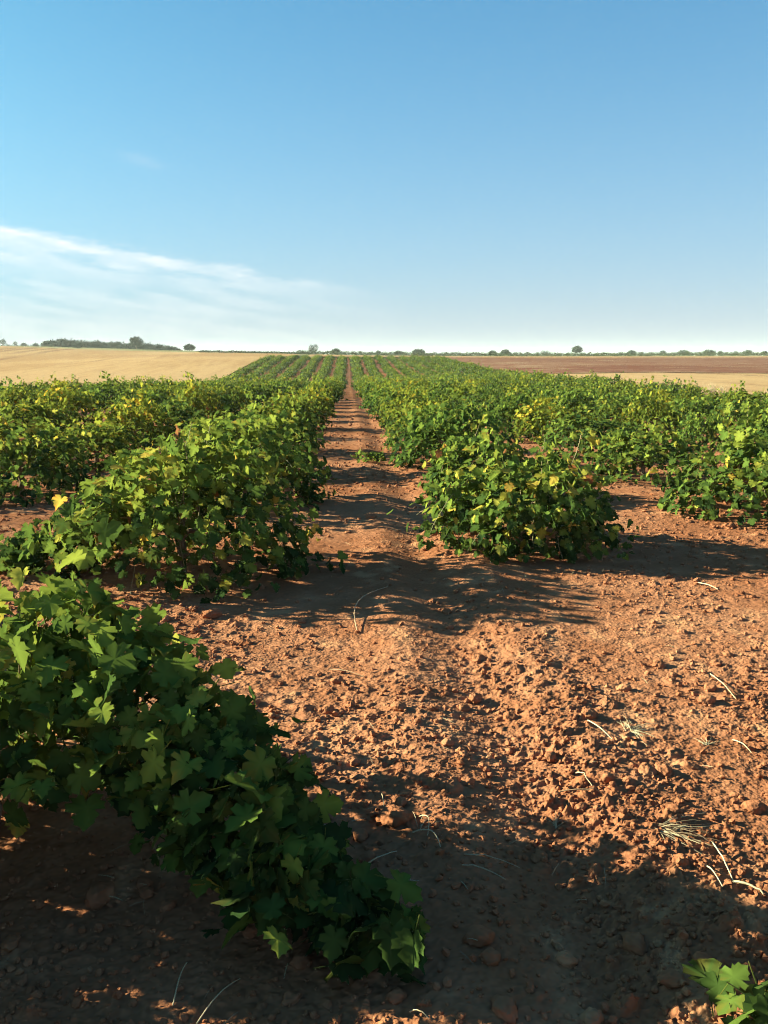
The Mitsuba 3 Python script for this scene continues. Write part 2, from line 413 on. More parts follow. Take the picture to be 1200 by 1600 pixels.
def grow(rng, R=.95, H=1.0, canes=20, side=None, size=.095, yellow=.05, every=.05, extra=(), late=.5, keep=None, dome=0, mantle=(), tone=(1, 1, 1)):
    """canes of a bush vine from its head, and the leaves along them. extra: canes given as lists of points."""
    paths = []
    for k in range(canes):
        az = (k + rng.uniform(-.4, .4)) / canes * 6.283 * 2.618
        if side is not None and rng.random() < .5:
            az = side + rng.normal(0, .8)
        el = math.radians(rng.choice([rng.uniform(58, 88), rng.uniform(28, 60), rng.uniform(-12, 30)], p=[.29, .33, .38]))
        d = np.array([math.cos(az) * math.cos(el), math.sin(az) * math.cos(el), math.sin(el)])
        p = np.array([math.cos(az) * .14, math.sin(az) * .14, .30 + rng.uniform(-.04, .1)])
        sag = rng.uniform(.10, .22) * (1.0 if el > .9 else 1.25 if el > .5 else rng.uniform(1.1, 3.0))
        n = int(rng.uniform(9, 14) * (1.0 if el < 1.0 else .95))
        pts = [p]
        for i in range(n):
            d = unit(d + np.array([0, 0, -sag * (.35 + 1.3 * i / n)]) * (.9 if el < 1.2 else .55) + rng.normal(0, .075, 3))
            if p[2] > .74 * H and el < 1.4:
                d = unit(d - [0, 0, .45])
            p = p + d * .085 * np.array([R / .95, R / .95, H / 1.0])
            if p[2] < .05:
                p[2] = .05 + rng.uniform(0, .03)
                d[2] = abs(d[2]) * .2
            pts.append(p.copy())
        paths.append(np.array(pts))
    for e in extra:
        e = np.asarray(e, float)
        t = np.linspace(0, 1, len(e))
        tt = np.linspace(0, 1, max(6, int(np.linalg.norm(np.diff(e, axis=0), axis=1).sum() / .085)))
        q = np.stack([np.interp(tt, t, e[:, i]) for i in range(3)], 1)
        q[1:-1] = (q[:-2] + q[1:-1] * 2 + q[2:]) / 4
        paths.append(q + rng.normal(0, .008, q.shape))
    if keep is not None:                                             # a cane ends where its foliage does
        cut = []
        for q in paths:
            bad = np.nonzero([not keep(p) for p in q])[0]
            q = q[:bad[0]] if len(bad) else q
            if len(q) > 3:
                cut.append(q)
        paths = cut
    P, N, Tt, S, C = [], [], [], [], []

    def put(p, out, s, h, y):
        nrm = np.array([0, 0, .5]) + out * rng.uniform(.1, .9) + rng.normal(0, .5, 3)
        tip = out * .6 + np.array([0, 0, -.75]) + rng.normal(0, .45, 3)
        P.append(p)
        N.append(nrm)
        Tt.append(tip)
        S.append(s)
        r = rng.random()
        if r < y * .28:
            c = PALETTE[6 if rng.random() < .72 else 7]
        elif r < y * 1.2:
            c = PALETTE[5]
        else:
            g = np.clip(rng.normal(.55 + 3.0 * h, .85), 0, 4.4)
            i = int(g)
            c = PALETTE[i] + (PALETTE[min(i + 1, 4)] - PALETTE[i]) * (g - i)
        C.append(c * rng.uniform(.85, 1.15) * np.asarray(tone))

    for q in paths:
        seg = np.linalg.norm(np.diff(q, axis=0), axis=1)
        cum = np.r_[0, np.cumsum(seg)]
        ty = yellow * rng.choice([.15, .6, 2.4], p=[.5, .3, .2])
        for i, a in enumerate(np.arange(.12, cum[-1] + .03, every)):
            p = np.array([np.interp(a, cum, q[:, j]) for j in range(3)])
            f = a / cum[-1]
            flat = np.array([p[0], p[1], 0])
            out = unit(flat + 1e-6) * min(1, np.linalg.norm(flat) / .4)
            off = rng.normal(0, .06, 3) + out * .03
            off[2] = abs(off[2]) * .8
            if keep is not None and not keep(p + off):
                continue
            s = size * rng.uniform(.72, 1.22) * (1.0 if f < .75 else 1.0 - 1.6 * (f - .75))
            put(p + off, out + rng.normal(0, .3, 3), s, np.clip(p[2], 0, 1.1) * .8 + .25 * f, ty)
            if rng.random() < late:
                o2 = unit(rng.normal(0, 1, 3) + out * .8 + np.array([0, 0, .5]))
                for j in range(rng.integers(2, 6)):
                    pp = p + o2 * (.05 + .045 * j) + rng.normal(0, .035, 3)
                    pp[2] = max(pp[2], .05)
                    if keep is not None and not keep(pp):
                        continue
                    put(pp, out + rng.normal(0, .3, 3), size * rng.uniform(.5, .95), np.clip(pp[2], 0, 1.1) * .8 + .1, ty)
    # the leaves of the side shoots that close the bush outwards, down to the ground; uneven, with gaps
    k, ph = 0, rng.uniform(0, 60)
    while k < dome:
        az, se = rng.uniform(0, 6.283), rng.uniform(0, 1) ** 1.15
        ce = math.sqrt(1 - se * se)
        d = np.array([math.cos(az) * ce, math.sin(az) * ce, se])
        lump = float(meshkit.fbm(d * 2.3 + ph, 3, 8))
        k += 1
        if lump < .36 and rng.random() < .8:
            continue
        r = (.58 + .72 * lump) * rng.uniform(.82, 1.04)
        p = np.array([d[0] * R * r, d[1] * R * r, .06 + d[2] * (H - .08) * r])
        if keep is not None and not keep(p):
            continue
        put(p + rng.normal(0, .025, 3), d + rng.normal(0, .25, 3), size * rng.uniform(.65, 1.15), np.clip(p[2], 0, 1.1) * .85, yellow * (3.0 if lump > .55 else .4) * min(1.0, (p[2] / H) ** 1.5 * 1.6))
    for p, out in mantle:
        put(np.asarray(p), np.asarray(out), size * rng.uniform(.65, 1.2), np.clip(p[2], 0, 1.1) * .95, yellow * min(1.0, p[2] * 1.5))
    L = {'p': np.array(P), 'n': np.array(N), 't': np.array(Tt), 's': np.array(S), 'c': np.array(C)}
    L['p'][:, 2] = np.maximum(L['p'][:, 2], .035)
    return paths, L


def trunk_mesh(rng, arms=4, H=.32):
    parts = []
    pts = [np.array([0, 0, -.12])]
    for i in range(5):
        pts.append(np.array([rng.normal(0, .012), rng.normal(0, .012), -.02 + i * H / 4]))
    parts.append(tube(pts, [.046, .04, .035, .034, .038, .04], 8))
    for k in range(arms):
        a = 6.283 * (k + rng.uniform(-.25, .25)) / arms
        e = np.array([math.cos(a), math.sin(a), 0])
        parts.append(tube([np.array([0, 0, H - .05]), e * .07 + [0, 0, H], e * .14 + [0, 0, H + rng.uniform(-.02, .09)]], [.028, .022, .014], 6))
    return join(parts)


# ------------------------------------------------------------------ vine positions
ORD = ['', 'first', 'second', 'third', 'fourth', 'fifth', 'sixth', 'seventh', 'eighth', 'ninth', 'tenth', 'eleventh', 'twelfth', 'thirteenth', 'fourteenth', 'fifteenth',
       'sixteenth', 'seventeenth', 'eighteenth', 'nineteenth', 'twentieth'] + ['twenty-' + w for w in ('first', 'second', 'third', 'fourth', 'fifth', 'sixth', 'seventh', 'eighth', 'ninth')] + ['thirtieth']
ORD += ['thirty-' + w for w in ('first', 'second', 'third', 'fourth', 'fifth', 'sixth', 'seventh', 'eighth', 'ninth')]
ROWS_L = [-1.27, -3.9, -6.5, -9.1, -11.7, -14.3, -16.7]
ROWS_R = [1.5, 4.05, 6.6, 9.2, 11.8, 14.4, 17.0, 19.5]
rngp = np.random.default_rng(77)
spots = []                                                            # side, row, x, y
for side, rows in (('left', ROWS_L), ('right', ROWS_R)):
    for r, X in enumerate(rows):
        if side == 'left' and r == 0:
            ys = [-.5, 2.55, 5.85, 8.6]
        elif side == 'left' and r == 1:
            ys = [-.1, 2.5, 4.6, 9.4]
        elif side == 'right' and r == 0:
            ys = [6.6, 9.1, 11.8]
        elif side == 'right' and r == 1:
            ys = [8.0, 10.4]
        else:
            ys = [4.0 + rngp.uniform(0, 2)]
        while ys[-1] < 176:
            ys.append(ys[-1] + 2.6 + rngp.normal(0, .06))
        for y in ys:
            if y > 14 and rngp.random() < .04:
                continue                                              # a gap where a plant has died
            spots.append((side, r, X + (rngp.normal(0, .10) if y > 7 else 0), y))


def in_view(x, y, pad=1.5):
    a = x * math.cos(YAW) - y * math.sin(YAW)
    b = x * math.sin(YAW) + y * math.cos(YAW)
    return b > .3 and abs(a) < b * (600 / 1232) * 1.02 + pad


seen = [s for s in spots if in_view(s[2], s[3])]
hidden_margin = [s for s in spots if not in_view(s[2], s[3]) and in_view(s[2], s[3], 7) and s[3] < 60]
order = {}
for s in sorted(seen, key=lambda s: s[3]):
    order.setdefault((s[0], s[1]), []).append(s)
rank = {s: i + 1 for v in order.values() for i, s in enumerate(v)}
seen.sort(key=lambda s: math.hypot(s[2], s[3]))
singles, mass = seen[:299], seen[299:]
beside = [s for s in spots if not in_view(s[2], s[3]) and -1 < s[3] < 8 and -5 < s[2] < -1]
HERO_LEAF = {}


def hero_leaf(shape, c):
    k = int(np.argmin(((PALETTE - c) ** 2).sum(1)))
    if (shape, k) not in HERO_LEAF:
        v, f = LEAF_HERO[shape]
        HERO_LEAF[(shape, k)] = ply((v, f), 'leaf_matter', smooth=True, color=np.clip(PALETTE[k] * leaf_tint(v, shape), 0, 1))
    return HERO_LEAF[(shape, k)]


def hero_vine(x, y, label, seed, single=300, z=None, rot=0.0, group=None, **kw):
    """a near vine, with its large leaves as parts of their own"""
    rng = np.random.default_rng(seed)
    key = key_of('grape_vine')
    labels[key] = {'label': label, 'category': 'grape vine'}
    if group:
        labels[key]['group'] = group
    base = np.array([x, y, float(ground_z(x, y)[0]) if z is None else z])
    M = T4().translate(base.tolist())
    paths, L = grow(rng, **kw)
    scene[part_key(key, 'trunk')] = ply(trunk_mesh(rng), 'bark_matter', smooth=50, to_world=M)
    for q in paths:
        scene[part_key(key, 'cane')] = ply(tube(q, np.linspace(.0055, .0018, len(q)), 4), 'cane_matter', smooth=True, to_world=M)
    W = L['p'] + base
    dist = np.linalg.norm(W - EYE, axis=1)
    to = unit(EYE - base - [0, 0, .5])
    front = ((L['p'] - [0, 0, .4]) @ to)
    a = W[:, 0] * math.cos(YAW) - W[:, 1] * math.sin(YAW)
    b = W[:, 0] * math.sin(YAW) + W[:, 1] * math.cos(YAW)
    vis = (np.abs(a) < b * .49 + .05)
    score = L['s'] / dist * (.35 + np.clip(front + .2, 0, 1)) * np.where(vis, 1, .01)
    pick = np.argsort(-score)[:single]
    rest = np.setdiff1d(np.arange(len(score)), pick)
    B, Tp, N = frames(L['n'], L['t'])
    for i in pick:
        m = np.eye(4)
        m[:3, 0], m[:3, 1], m[:3, 2], m[:3, 3] = B[i] * L['s'][i], Tp[i] * L['s'][i], N[i] * L['s'][i], W[i]
        scene[part_key(key, 'leaf')] = {**hero_leaf(int(rng.integers(0, 12)), L['c'][i]), 'to_world': T4(m.tolist())}
    if len(rest):
        v, f, c = merge_leaves({k: q[rest] for k, q in L.items()}, LEAF_BARE, rng)
        fk = part_key(key, 'foliage')
        scene[fk] = ply((v, f), 'leaf_matter', smooth=True, color=c, to_world=M)
        labels[fk] = {'kind': 'stuff'}
    return key


# a few lighter kinds for the vines farther on: every copy is a thing of its own
def kind_of_vine(name, seed, shapes, **kw):
    rng = np.random.default_rng(seed)
    paths, L = grow(rng, **kw)
    v, f, c = merge_leaves(L, shapes, rng)
    scene[name] = {'type': 'shapegroup', 'trunk': ply(trunk_mesh(rng), 'bark_matter', smooth=50),
                   'foliage': ply((v, f), 'leaf_matter', smooth=True, color=c)}
    return len(f)


KINDS_MID, KINDS_FAR = 6, 6
TONES = [(1, 1, 1), (1.22, 1.08, .9), (.78, .84, .95), (1.35, 1.14, .9), (.92, .98, 1), (1.1, .98, .85)]
for k in range(KINDS_MID):
    kind_of_vine(f'vine_kind_{k}', 500 + k, LEAF_MID, R=.81, H=.86, canes=20, dome=620, size=.092, yellow=[.012, .03, .015, .06, .012, .03][k], every=.07, tone=TONES[k])
for k in range(KINDS_FAR):
    kind_of_vine(f'vine_far_kind_{k}', 600 + k, LEAF_FAR, R=.88, H=.84, canes=18, dome=380, size=.125, yellow=[.012, .03, .015, .05, .012, .02][k], tone=TONES[k], every=.11, late=.3)


def vine_label(s):
    side, r = s[0], s[1]
    n = rank[s]
    return f'green bush vine, {ORD[min(n, 39)]} from the front in the {ORD[r + 1]} row {side} of the aisle'


special = {}
for i, s in enumerate(singles):
    special[s] = i
rngv = np.random.default_rng(9)
for s in singles:
    side, r, x, y = s
    d = math.hypot(x, y)
    n = rank[s]
    if side == 'left' and r == 0 and n == 1:
        rm = np.random.default_rng(4)
        ridge = np.array([(-1.25, 2.65, .80), (-.95, 2.65, .84), (-.75, 2.60, .75), (-.52, 2.44, .56), (-.31, 2.33, .44), (-.21, 2.25, .29), (-.10, 2.06, .14), (.12, 1.92, .05)])
        rim = np.array([(-1.2, 2.12, .30), (-.85, 2.14, .32), (-.58, 2.15, .31), (-.44, 2.05, .21), (-.34, 1.98, .14), (-.26, 1.93, .10), (-.06, 1.92, .06), (.10, 1.88, .04)])
        mant = []
        for _ in range(700):
            u, t = rm.uniform(0, 7), rm.uniform(-.12, 1)
            i = min(int(u), 6)
            f = u - i
            p = (ridge[i] * (1 - f) + ridge[i + 1] * f) * (1 - t) + (rim[i] * (1 - f) + rim[i + 1] * f) * t
            p = p + np.array([.03, -.10, .06]) * math.sin(3.14 * min(max(t, 0), 1)) + rm.normal(0, .045, 3)
            mant.append((p - [x, y, 0], np.array([.25, -.6, .5]) + rm.normal(0, .7, 3)))
        hero_vine(x, y, 'large dark shaded bush vine filling the lower left of the photo', 11, 300, R=.98, H=1.0, canes=34, size=.084, yellow=.03, every=.05, dome=500, mantle=mant,
                  keep=lambda p: p[2] < max(.82 - .7 * max(p[1] - .15, 0) - .75 * max(p[0] - .42, 0) - .4 * max(-p[0] - .2, 0), .12) and (p[1] > -.40 or p[0] > .88 or p[0] < .10) and p[1] < .7,
                  extra=[[(-.1, -.1, .35), (-.35, -.4, .6), (-.3, -.65, .45), (-.2, -.8, .15)], [(-.1, -.1, .35), (-.6, -.3, .6), (-.7, -.5, .4), (-.75, -.6, .1)],
                         [(0, -.1, .35), (-.1, -.35, .6), (0, -.55, .4), (.0, -.62, .15)], [(0, -.1, .35), (.0, -.4, .4), (.0, -.55, .12)],
                         [(-.1, 0, .3), (-.5, -.2, .4), (-.75, -.2, .08)], [(-.1, .1, .3), (-.6, .1, .4), (-.9, .1, .06)], [(-.1, -.1, .3), (-.35, -.4, .3), (-.4, -.55, .06)],
                         [(-.1, -.1, .3), (-.5, -.3, .25), (-.6, -.35, .06)], [(-.1, 0, .3), (-.6, -.05, .25), (-.8, -.05, .06)], [(-.1, 0, .3), (-.3, -.2, .2), (-.5, -.25, .05)],
                         [(.1, 0, .35), (.55, -.1, .55), (.90, -.3, .38), (1.08, -.48, .2), (1.22, -.58, .08), (1.36, -.64, .05)],
                         [(.1, 0, .35), (.5, -.25, .55), (.82, -.40, .33), (.92, -.52, .2), (1.05, -.58, .08)],
                         [(.1, 0, .35), (.5, .1, .70), (.9, -.1, .5), (1.05, -.2, .4)]])
    elif side == 'left' and r == 0 and n == 2:
        rm = np.random.default_rng(6)
        arm = np.array([(-.3, 0, .85), (-.65, -.05, .62), (-.95, .0, .42), (-1.2, .1, .24), (-1.45, .15, .12)])
        tail = []
        for _ in range(330):
            u = rm.uniform(0, 4)
            i = min(int(u), 3)
            q = arm[i] * (1 - u + i) + arm[i + 1] * (u - i)
            q = np.array([q[0], q[1] + rm.normal(0, .13), q[2] * rm.uniform(.15, 1.08)]) + rm.normal(0, .04, 3)
            q[2] = max(q[2], .04)
            tail.append((q, np.array([-.2, -.4, .6]) + rm.normal(0, .7, 3)))
        hero_vine(x, y, 'sprawling bush vine with yellow backlit top leaves, second left of the aisle', 12, 300, R=1.0, H=1.12, canes=28, mantle=tail, dome=800, size=.092, yellow=.10, every=.055,
                  keep=lambda p: p[2] < max(1.10 - .80 * max(p[0] - .25, 0) - .85 * max(-p[0] - .1, 0), .2) + .05 * math.sin(9 * p[0] + 5 * p[1]) and abs(p[1]) < .8,
                  extra=[[(-.1, 0, .35), (-.5, .1, .4), (-.9, .3, .22), (-1.25, .5, .12), (-1.4, .5, .2)], [(-.1, .0, .35), (-.6, -.1, .5), (-.95, -.1, .42)],
                         [(0, 0, .4), (.05, 0, .8), (.1, .05, 1.12)], [(0, 0, .4), (.15, .1, .8), (.22, .15, 1.10)], [(0, 0, .4), (-.1, -.1, .8), (-.12, -.1, 1.08)], [(0, 0, .4), (.1, -.15, .75), (.12, -.25, 1.04)]])
    elif side == 'right' and r == 0 and n == 1:
        hero_vine(x, y, 'bush vine with yellowing top leaves, nearest on the right of the aisle', 13, 300, R=.80, H=.78, canes=24, dome=800, size=.086, yellow=.13, every=.055,
                  extra=[[(.1, 0, .35), (.3, -.2, .6), (.38, -.22, .85), (.42, -.2, 1.02)], [(-.1, 0, .35), (-.5, -.1, .6), (-.75, -.2, .35), (-.85, -.25, .1)],
                         [(.1, 0, .35), (.4, -.4, .4), (.6, -.6, .15), (.65, -.7, .06)], [(0, -.1, .3), (-.2, -.5, .35), (-.3, -.7, .08)], [(0, -.1, .3), (.1, -.5, .35), (.15, -.72, .06)], [(0, -.1, .3), (.3, -.45, .35), (.4, -.65, .08)],
                         [(0, -.1, .3), (-.4, -.4, .35), (-.55, -.5, .06)], [(0, -.1, .3), (0, -.45, .3), (-.05, -.6, .05)], [(-.1, 0, .3), (-.6, .05, .35), (-.8, .05, .06)]])
    elif d < 10.8:
        hero_vine(x, y, vine_label(s), 40 + special[s], 160, R=.66 if (side, r, n) == ('right', 0, 2) else rngv.uniform(.76, .92), H=.68 if (side, r, n) == ('right', 0, 2) else rngv.uniform(1.04, 1.08) if (side, r, n) == ('left', 0, 3) else rngv.uniform(.80, .95), canes=20, dome=650, size=.092, yellow=rngv.choice([.02, .04, .09]), every=.052)
    else:
        key = key_of('grape_vine')
        far = d > 26
        k = f'vine_far_kind_{rngv.integers(0, KINDS_FAR)}' if far else f'vine_kind_{rngv.integers(0, KINDS_MID)}'
        weak = rngv.random() < .12
        sc, zz = rngv.uniform(.80, 1.12) * (.72 if weak else 1), rngv.uniform(.78, 1.14) * (.75 if weak else 1)
        scene[key] = {'type': 'instance', 'group': {'type': 'ref', 'id': k},
                      'to_world': T4().translate([x, y, float(ground_z(x, y)[0])]).rotate([0, 0, 1], rngv.uniform(0, 360)).scale([sc, sc, zz])}
        labels[key] = {'label': vine_label(s), 'category': 'grape vine'}
    key = list(labels)[-1]

# the vines just outside the left edge, whose shade falls into the picture
for s in beside:
    _, r, x, y = s
    key = key_of('grape_vine')
    scene[key] = {'type': 'instance', 'group': {'type': 'ref', 'id': f'vine_kind_{r}'}, 'to_world': T4().translate([x, y, float(ground_z(x, y)[0])]).rotate([0, 0, 1], rngv.uniform(0, 360))}
    where = 'first row, level with the camera' if r == 0 else f'second row, {ORD[1 + sum(q[1] == 1 and q[3] < y for q in beside)]} from the camera'
    labels[key] = {'label': f'bush vine outside the left edge, {where}', 'category': 'grape vine'}

# the corner vine whose shoot reaches into the lower right of the frame
SPRIG = [(1122, 1528, .13), (1108, 1540, .10), (1140, 1532, .15), (1150, 1556, .12), (1178, 1560, .15), (1196, 1540, .17), (1165, 1582, .13), (1190, 1588, .16), (1204, 1570, .18), (1215, 1550, .16), (1150, 1598, .11), (1222, 1590, .16), (1185, 1545, .11)]


def from_px_at(px, py, z):
    u, w = (px - 600) / 1232, (800 - py) / 1232
    right = np.array([math.cos(YAW), -math.sin(YAW), 0])
    d = FWD + u * right + w * np.cross(right, FWD)
    return EYE + d * (z - EYE[2]) / d[2]


hero_vine(1.86, 1.33, 'vine shoot with bright green lobed leaves in the lower right corner', 21, 160, R=.62, H=.7, canes=9, size=.085, yellow=.02, every=.045,
          keep=lambda p: p[0] > -.60, mantle=[(from_px_at(*q) - [1.86, 1.33, 0], (-.3, -.1, .9)) for q in SPRIG])


# the vines beyond the 300 nearest, as one mass
def vine_mass(list_of, seed):
    rng = np.random.default_rng(seed)
    kinds = []
    for k in range(5):
        r2 = np.random.default_rng(700 + k)
        _, L = grow(r2, R=.98, H=.82, canes=12, dome=110, size=.20, yellow=.03, every=.18, late=.12)
        kinds.append(merge_leaves(L, LEAF_FAR, r2))
    vs, fs, cs, at = [], [], [], 0
    for side, r, x, y in list_of:
        v, f, c = kinds[rng.integers(0, 5)]
        a, s = rng.uniform(0, 6.283), rng.uniform(.88, 1.1)
        R = np.array([[math.cos(a), -math.sin(a), 0], [math.sin(a), math.cos(a), 0], [0, 0, 1]])
        vs.append((v * [s, s, s * rng.uniform(.9, 1.1)]) @ R.T + [x, y, float(ground_z(x, y)[0])])
        fs.append(f + at)
        cs.append(c * rng.uniform(.85, 1.15))
        at += len(v)
    return np.vstack(vs), np.vstack(fs), np.vstack(cs)


v, f, c = vine_mass(mass, 5)
scene['far_vines'] = ply((v, f), 'leaf_matter', smooth=False, color=c)
labels['far_vines'] = {'label': 'distant green vine rows climbing the slope to the crest', 'category': 'vines', 'kind': 'stuff'}
print('vines', len(seen), len(singles), len(mass), 'mass tris', len(f))


# ------------------------------------------------------------------ clods and straw on the soil
def clod_shape(seed):
    rng = np.random.default_rng(seed)
    m = trimesh.creation.icosphere(subdivisions=2, radius=1.0)
    v = np.array(m.vertices)
    v *= (1 + .75 * (meshkit.fbm(v * 1.3 + seed * 7, 3, seed) - .5) + .6 * (meshkit.fbm(v * 3.2 + seed, 3, seed + 5) - .5))[:, None]
    v *= [1, rng.uniform(.65, .95), rng.uniform(.55, .8)]
    return v, np.array(m.faces)


def clod_small(seed):
    m = trimesh.creation.icosphere(subdivisions=0, radius=1.0)
    v = np.array(m.vertices)
    v *= (1 + .9 * (meshkit.fbm(v * 1.6 + seed * 7, 3, seed) - .5))[:, None]
    v = v * np.random.default_rng(seed).uniform(.6, 1.15, (len(v), 1)) * [1, .8, .75]
    return v, np.array(m.faces)


CL = [clod_small(k) for k in range(10)]
BIG = [clod_shape(20 + k) for k in range(6)]
BIGP = [ply(b, 'soil_matter', smooth=40) for b in BIG]


def rel(x, y):
    x, y = np.atleast_1d(float(x)), np.atleast_1d(float(y))
    return float((terrain(x, y) + soil_relief(x, y, np.hypot(x, y)))[0])


def from_px(px, py):
    """where the photograph's pixel meets the near soil"""
    u, w = (px - 600) / 1232, (800 - py) / 1232
    right = np.array([math.cos(YAW), -math.sin(YAW), 0])
    up = np.cross(right, FWD)
    d = FWD + u * right + w * up
    t = -EYE[2] / d[2]
    return (EYE + d * t)[:2]


rngc = np.random.default_rng(31)
# (pixel, radius in metres)
stones = [(622, 1112, .035), (742, 1085, .040), (578, 1122, .028), (617, 1285, .06), (748, 1475, .042), (766, 1505, .028), (632, 1425, .035), (395, 1453, .032),
          (155, 1400, .05), (228, 1392, .025), (920, 1120, .045), (1035, 1205, .04), (945, 1225, .035), (810, 860, .05), (1140, 818, .06), (512, 1110, .035), (700, 1165, .03),
          (330, 960, .06), (262, 1412, .026), (560, 1380, .03), (1100, 1510, .03), (788, 1585, .04), (1178, 1260, .04), (575, 1495, .025), (860, 1180, .03), (1110, 1075, .035),
          (470, 1500, .028), (225, 1380, .028), (580, 808, .06), (975, 1075, .035), (730, 1225, .03), (840, 1335, .026)]
for px, py, r in stones:
    x, y = from_px(px, py)
    m = T4().translate([x, y, rel(x, y) + r * .15]).rotate([0, 0, 1], rngc.uniform(0, 360)).scale(r)
    scene[part_key('vineyard_soil', 'clod')] = {**BIGP[rngc.integers(0, 6)], 'to_world': m}
for k in range(110):
    y = 1.55 * math.exp(rngc.uniform(0, 1.75))
    x = rngc.uniform(-.5 * y, .56 * y)
    r = rngc.uniform(.012, .03) * (1 + .05 * y) * (1.5 if rngc.random() < .12 else 1)
    m = T4().translate([x, y, rel(x, y) + r * .1]).rotate([0, 0, 1], rngc.uniform(0, 360)).scale(r)
    scene[part_key('vineyard_soil', 'clod')] = {**BIGP[rngc.integers(0, 6)], 'to_world': m}


def crumbs(n):
    y = 1.3 * np.exp(rngc.uniform(0, 1, n) * math.log(26 / 1.3))
    x = rngc.uniform(-1, 1, n) * (.56 * y + .3) + .03 * y
    keep = rngc.random(n) < np.clip(.55 + 2.6 * wob(x, y, .7, 21, 2), .1, 1) * (1 - .7 * np.exp(-((x - 1.42) / .26) ** 2))
    x, y = x[keep], y[keep]
    z = terrain(x, y) + soil_relief(x, y, np.hypot(x, y))
    r = (.0042 + .011 * rngc.random(len(x)) ** 3) * (1 + .12 * y)
    vs, fs, at = [], [], 0
    which = rngc.integers(0, len(CL), len(x))
    for k, (v, f) in enumerate(CL):
        i = np.nonzero(which == k)[0]
        a = rngc.uniform(0, 6.283, len(i))
        c, s = np.cos(a)[:, None], np.sin(a)[:, None]
        w = np.stack([v[:, 0] * c - v[:, 1] * s, v[:, 0] * s + v[:, 1] * c, np.broadcast_to(v[:, 2], (len(i), len(v)))], -1)
        w = w * r[i][:, None, None] + np.stack([x[i], y[i], z[i] + r[i] * .25], -1)[:, None]
        vs.append(w.reshape(-1, 3))
        fs.append((f[None] + (np.arange(len(i)) * len(v))[:, None, None]).reshape(-1, 3) + at)
        at += len(i) * len(v)
    return np.vstack(vs), np.vstack(fs)


scene['vineyard_soil__crumbs'] = ply(crumbs(40000), 'soil_matter', smooth=False)
labels['vineyard_soil__crumbs'] = {'kind': 'stuff'}

STRAW, GREY, BROWN = np.array((.50, .37, .22)), np.array((.46, .30, .17)), np.array((.20, .11, .06))


def straw(px0, py0, px1, py1, label, colour=STRAW, rad=.0028, arch=.012, bend=.0, group=None, lift=.0):
    a, b = from_px(px0, py0), from_px(px1, py1)
    t = np.linspace(0, 1, 9)
    p = a[None] * (1 - t[:, None]) + b[None] * t[:, None]
    nrm = np.array([-(b - a)[1], (b - a)[0]])
    p = p + nrm[None] * (bend * np.sin(t * 3.14))[:, None]
    z = np.array([rel(*q) for q in p])
    z = np.maximum(z, np.interp(t, [0, 1], [z[0], z[-1]])) * .6 + z.max() * .4 + .004 + arch * np.sin(t * 3.14) + lift * t
    v, f = tube(np.c_[p, z], np.linspace(rad, rad * .6, 9), 5)
    key = key_of('dry_straw')
    scene[key] = ply((v, f), 'dry_matter', smooth=True, color=np.tile(colour, (len(v), 1)))
    labels[key] = {'label': label, 'category': 'straw'}
    if group:
        labels[key]['group'] = group


straw(558, 985, 606, 920, 'thin curved dry stalk in the second shadow across the aisle', BROWN * 2.2, .004, .03, .12)
straw(918, 1135, 960, 1165, 'short pale straw right of the middle of the sunny soil', STRAW, .0032)
straw(556, 1365, 620, 1336, 'pale straw beside the tip of the low shaded shoot', GREY, .0026)
straw(725, 1342, 812, 1356, 'long thin straw, upper of two in the big shadow', GREY * .8, .002)
straw(722, 1360, 790, 1378, 'thin straw, lower of two in the big shadow', GREY * .8, .0024)
straw(305, 1600, 375, 1528, 'long thin straw at the bottom edge left of the middle', GREY, .002, .02)
straw(270, 1568, 292, 1500, 'straw standing up beside the sunlit patch at lower left', GREY, .002, .02)
straw(1112, 1320, 1146, 1385, 'pale bent dry stem at the right below the grass clump', STRAW, .003)
straw(1146, 1385, 1192, 1405, 'thick pale broken stem end at the right edge', STRAW * 1.1, .0045)
straw(1100, 1362, 1128, 1398, 'short pale straw left of the bent dry stem', STRAW, .0028)
straw(875, 1236, 945, 1243, 'brown twig lying across the sunny soil', BROWN * 1.5, .003)
straw(900, 1213, 925, 1237, 'pale twig end leaning on the brown twig', GREY, .0028)
straw(1088, 908, 1122, 918, 'pale straw on the far sunny soil at right', STRAW, .005)
straw(1110, 1052, 1150, 1092, 'thin straw on the sunny soil near the right edge', STRAW, .0028)
straw(1145, 1152, 1175, 1172, 'small straw by the right edge above the grass clump', STRAW, .0028)
straw(515, 1045, 570, 1058, 'thin brown straw on the soil beside the left vines', BROWN * 2, .003)
straw(640, 1585, 670, 1600, 'short straw at the bottom edge of the middle', GREY, .002)
straw(655, 1285, 668, 1315, 'wiry pale stem, left of the tangle in the shadow', GREY, .0022, .03, .15)
straw(645, 1310, 688, 1335, 'curled pale stem below the tangle in the shadow', GREY, .0026, .02, .2)
straw(596, 1240, 600, 1262, 'short pale straw by the shadow edge', GREY, .0022)
straw(490, 1290, 540, 1302, 'dark dry cane fragment beside the low shaded shoot', BROWN, .006, .015, -.1)


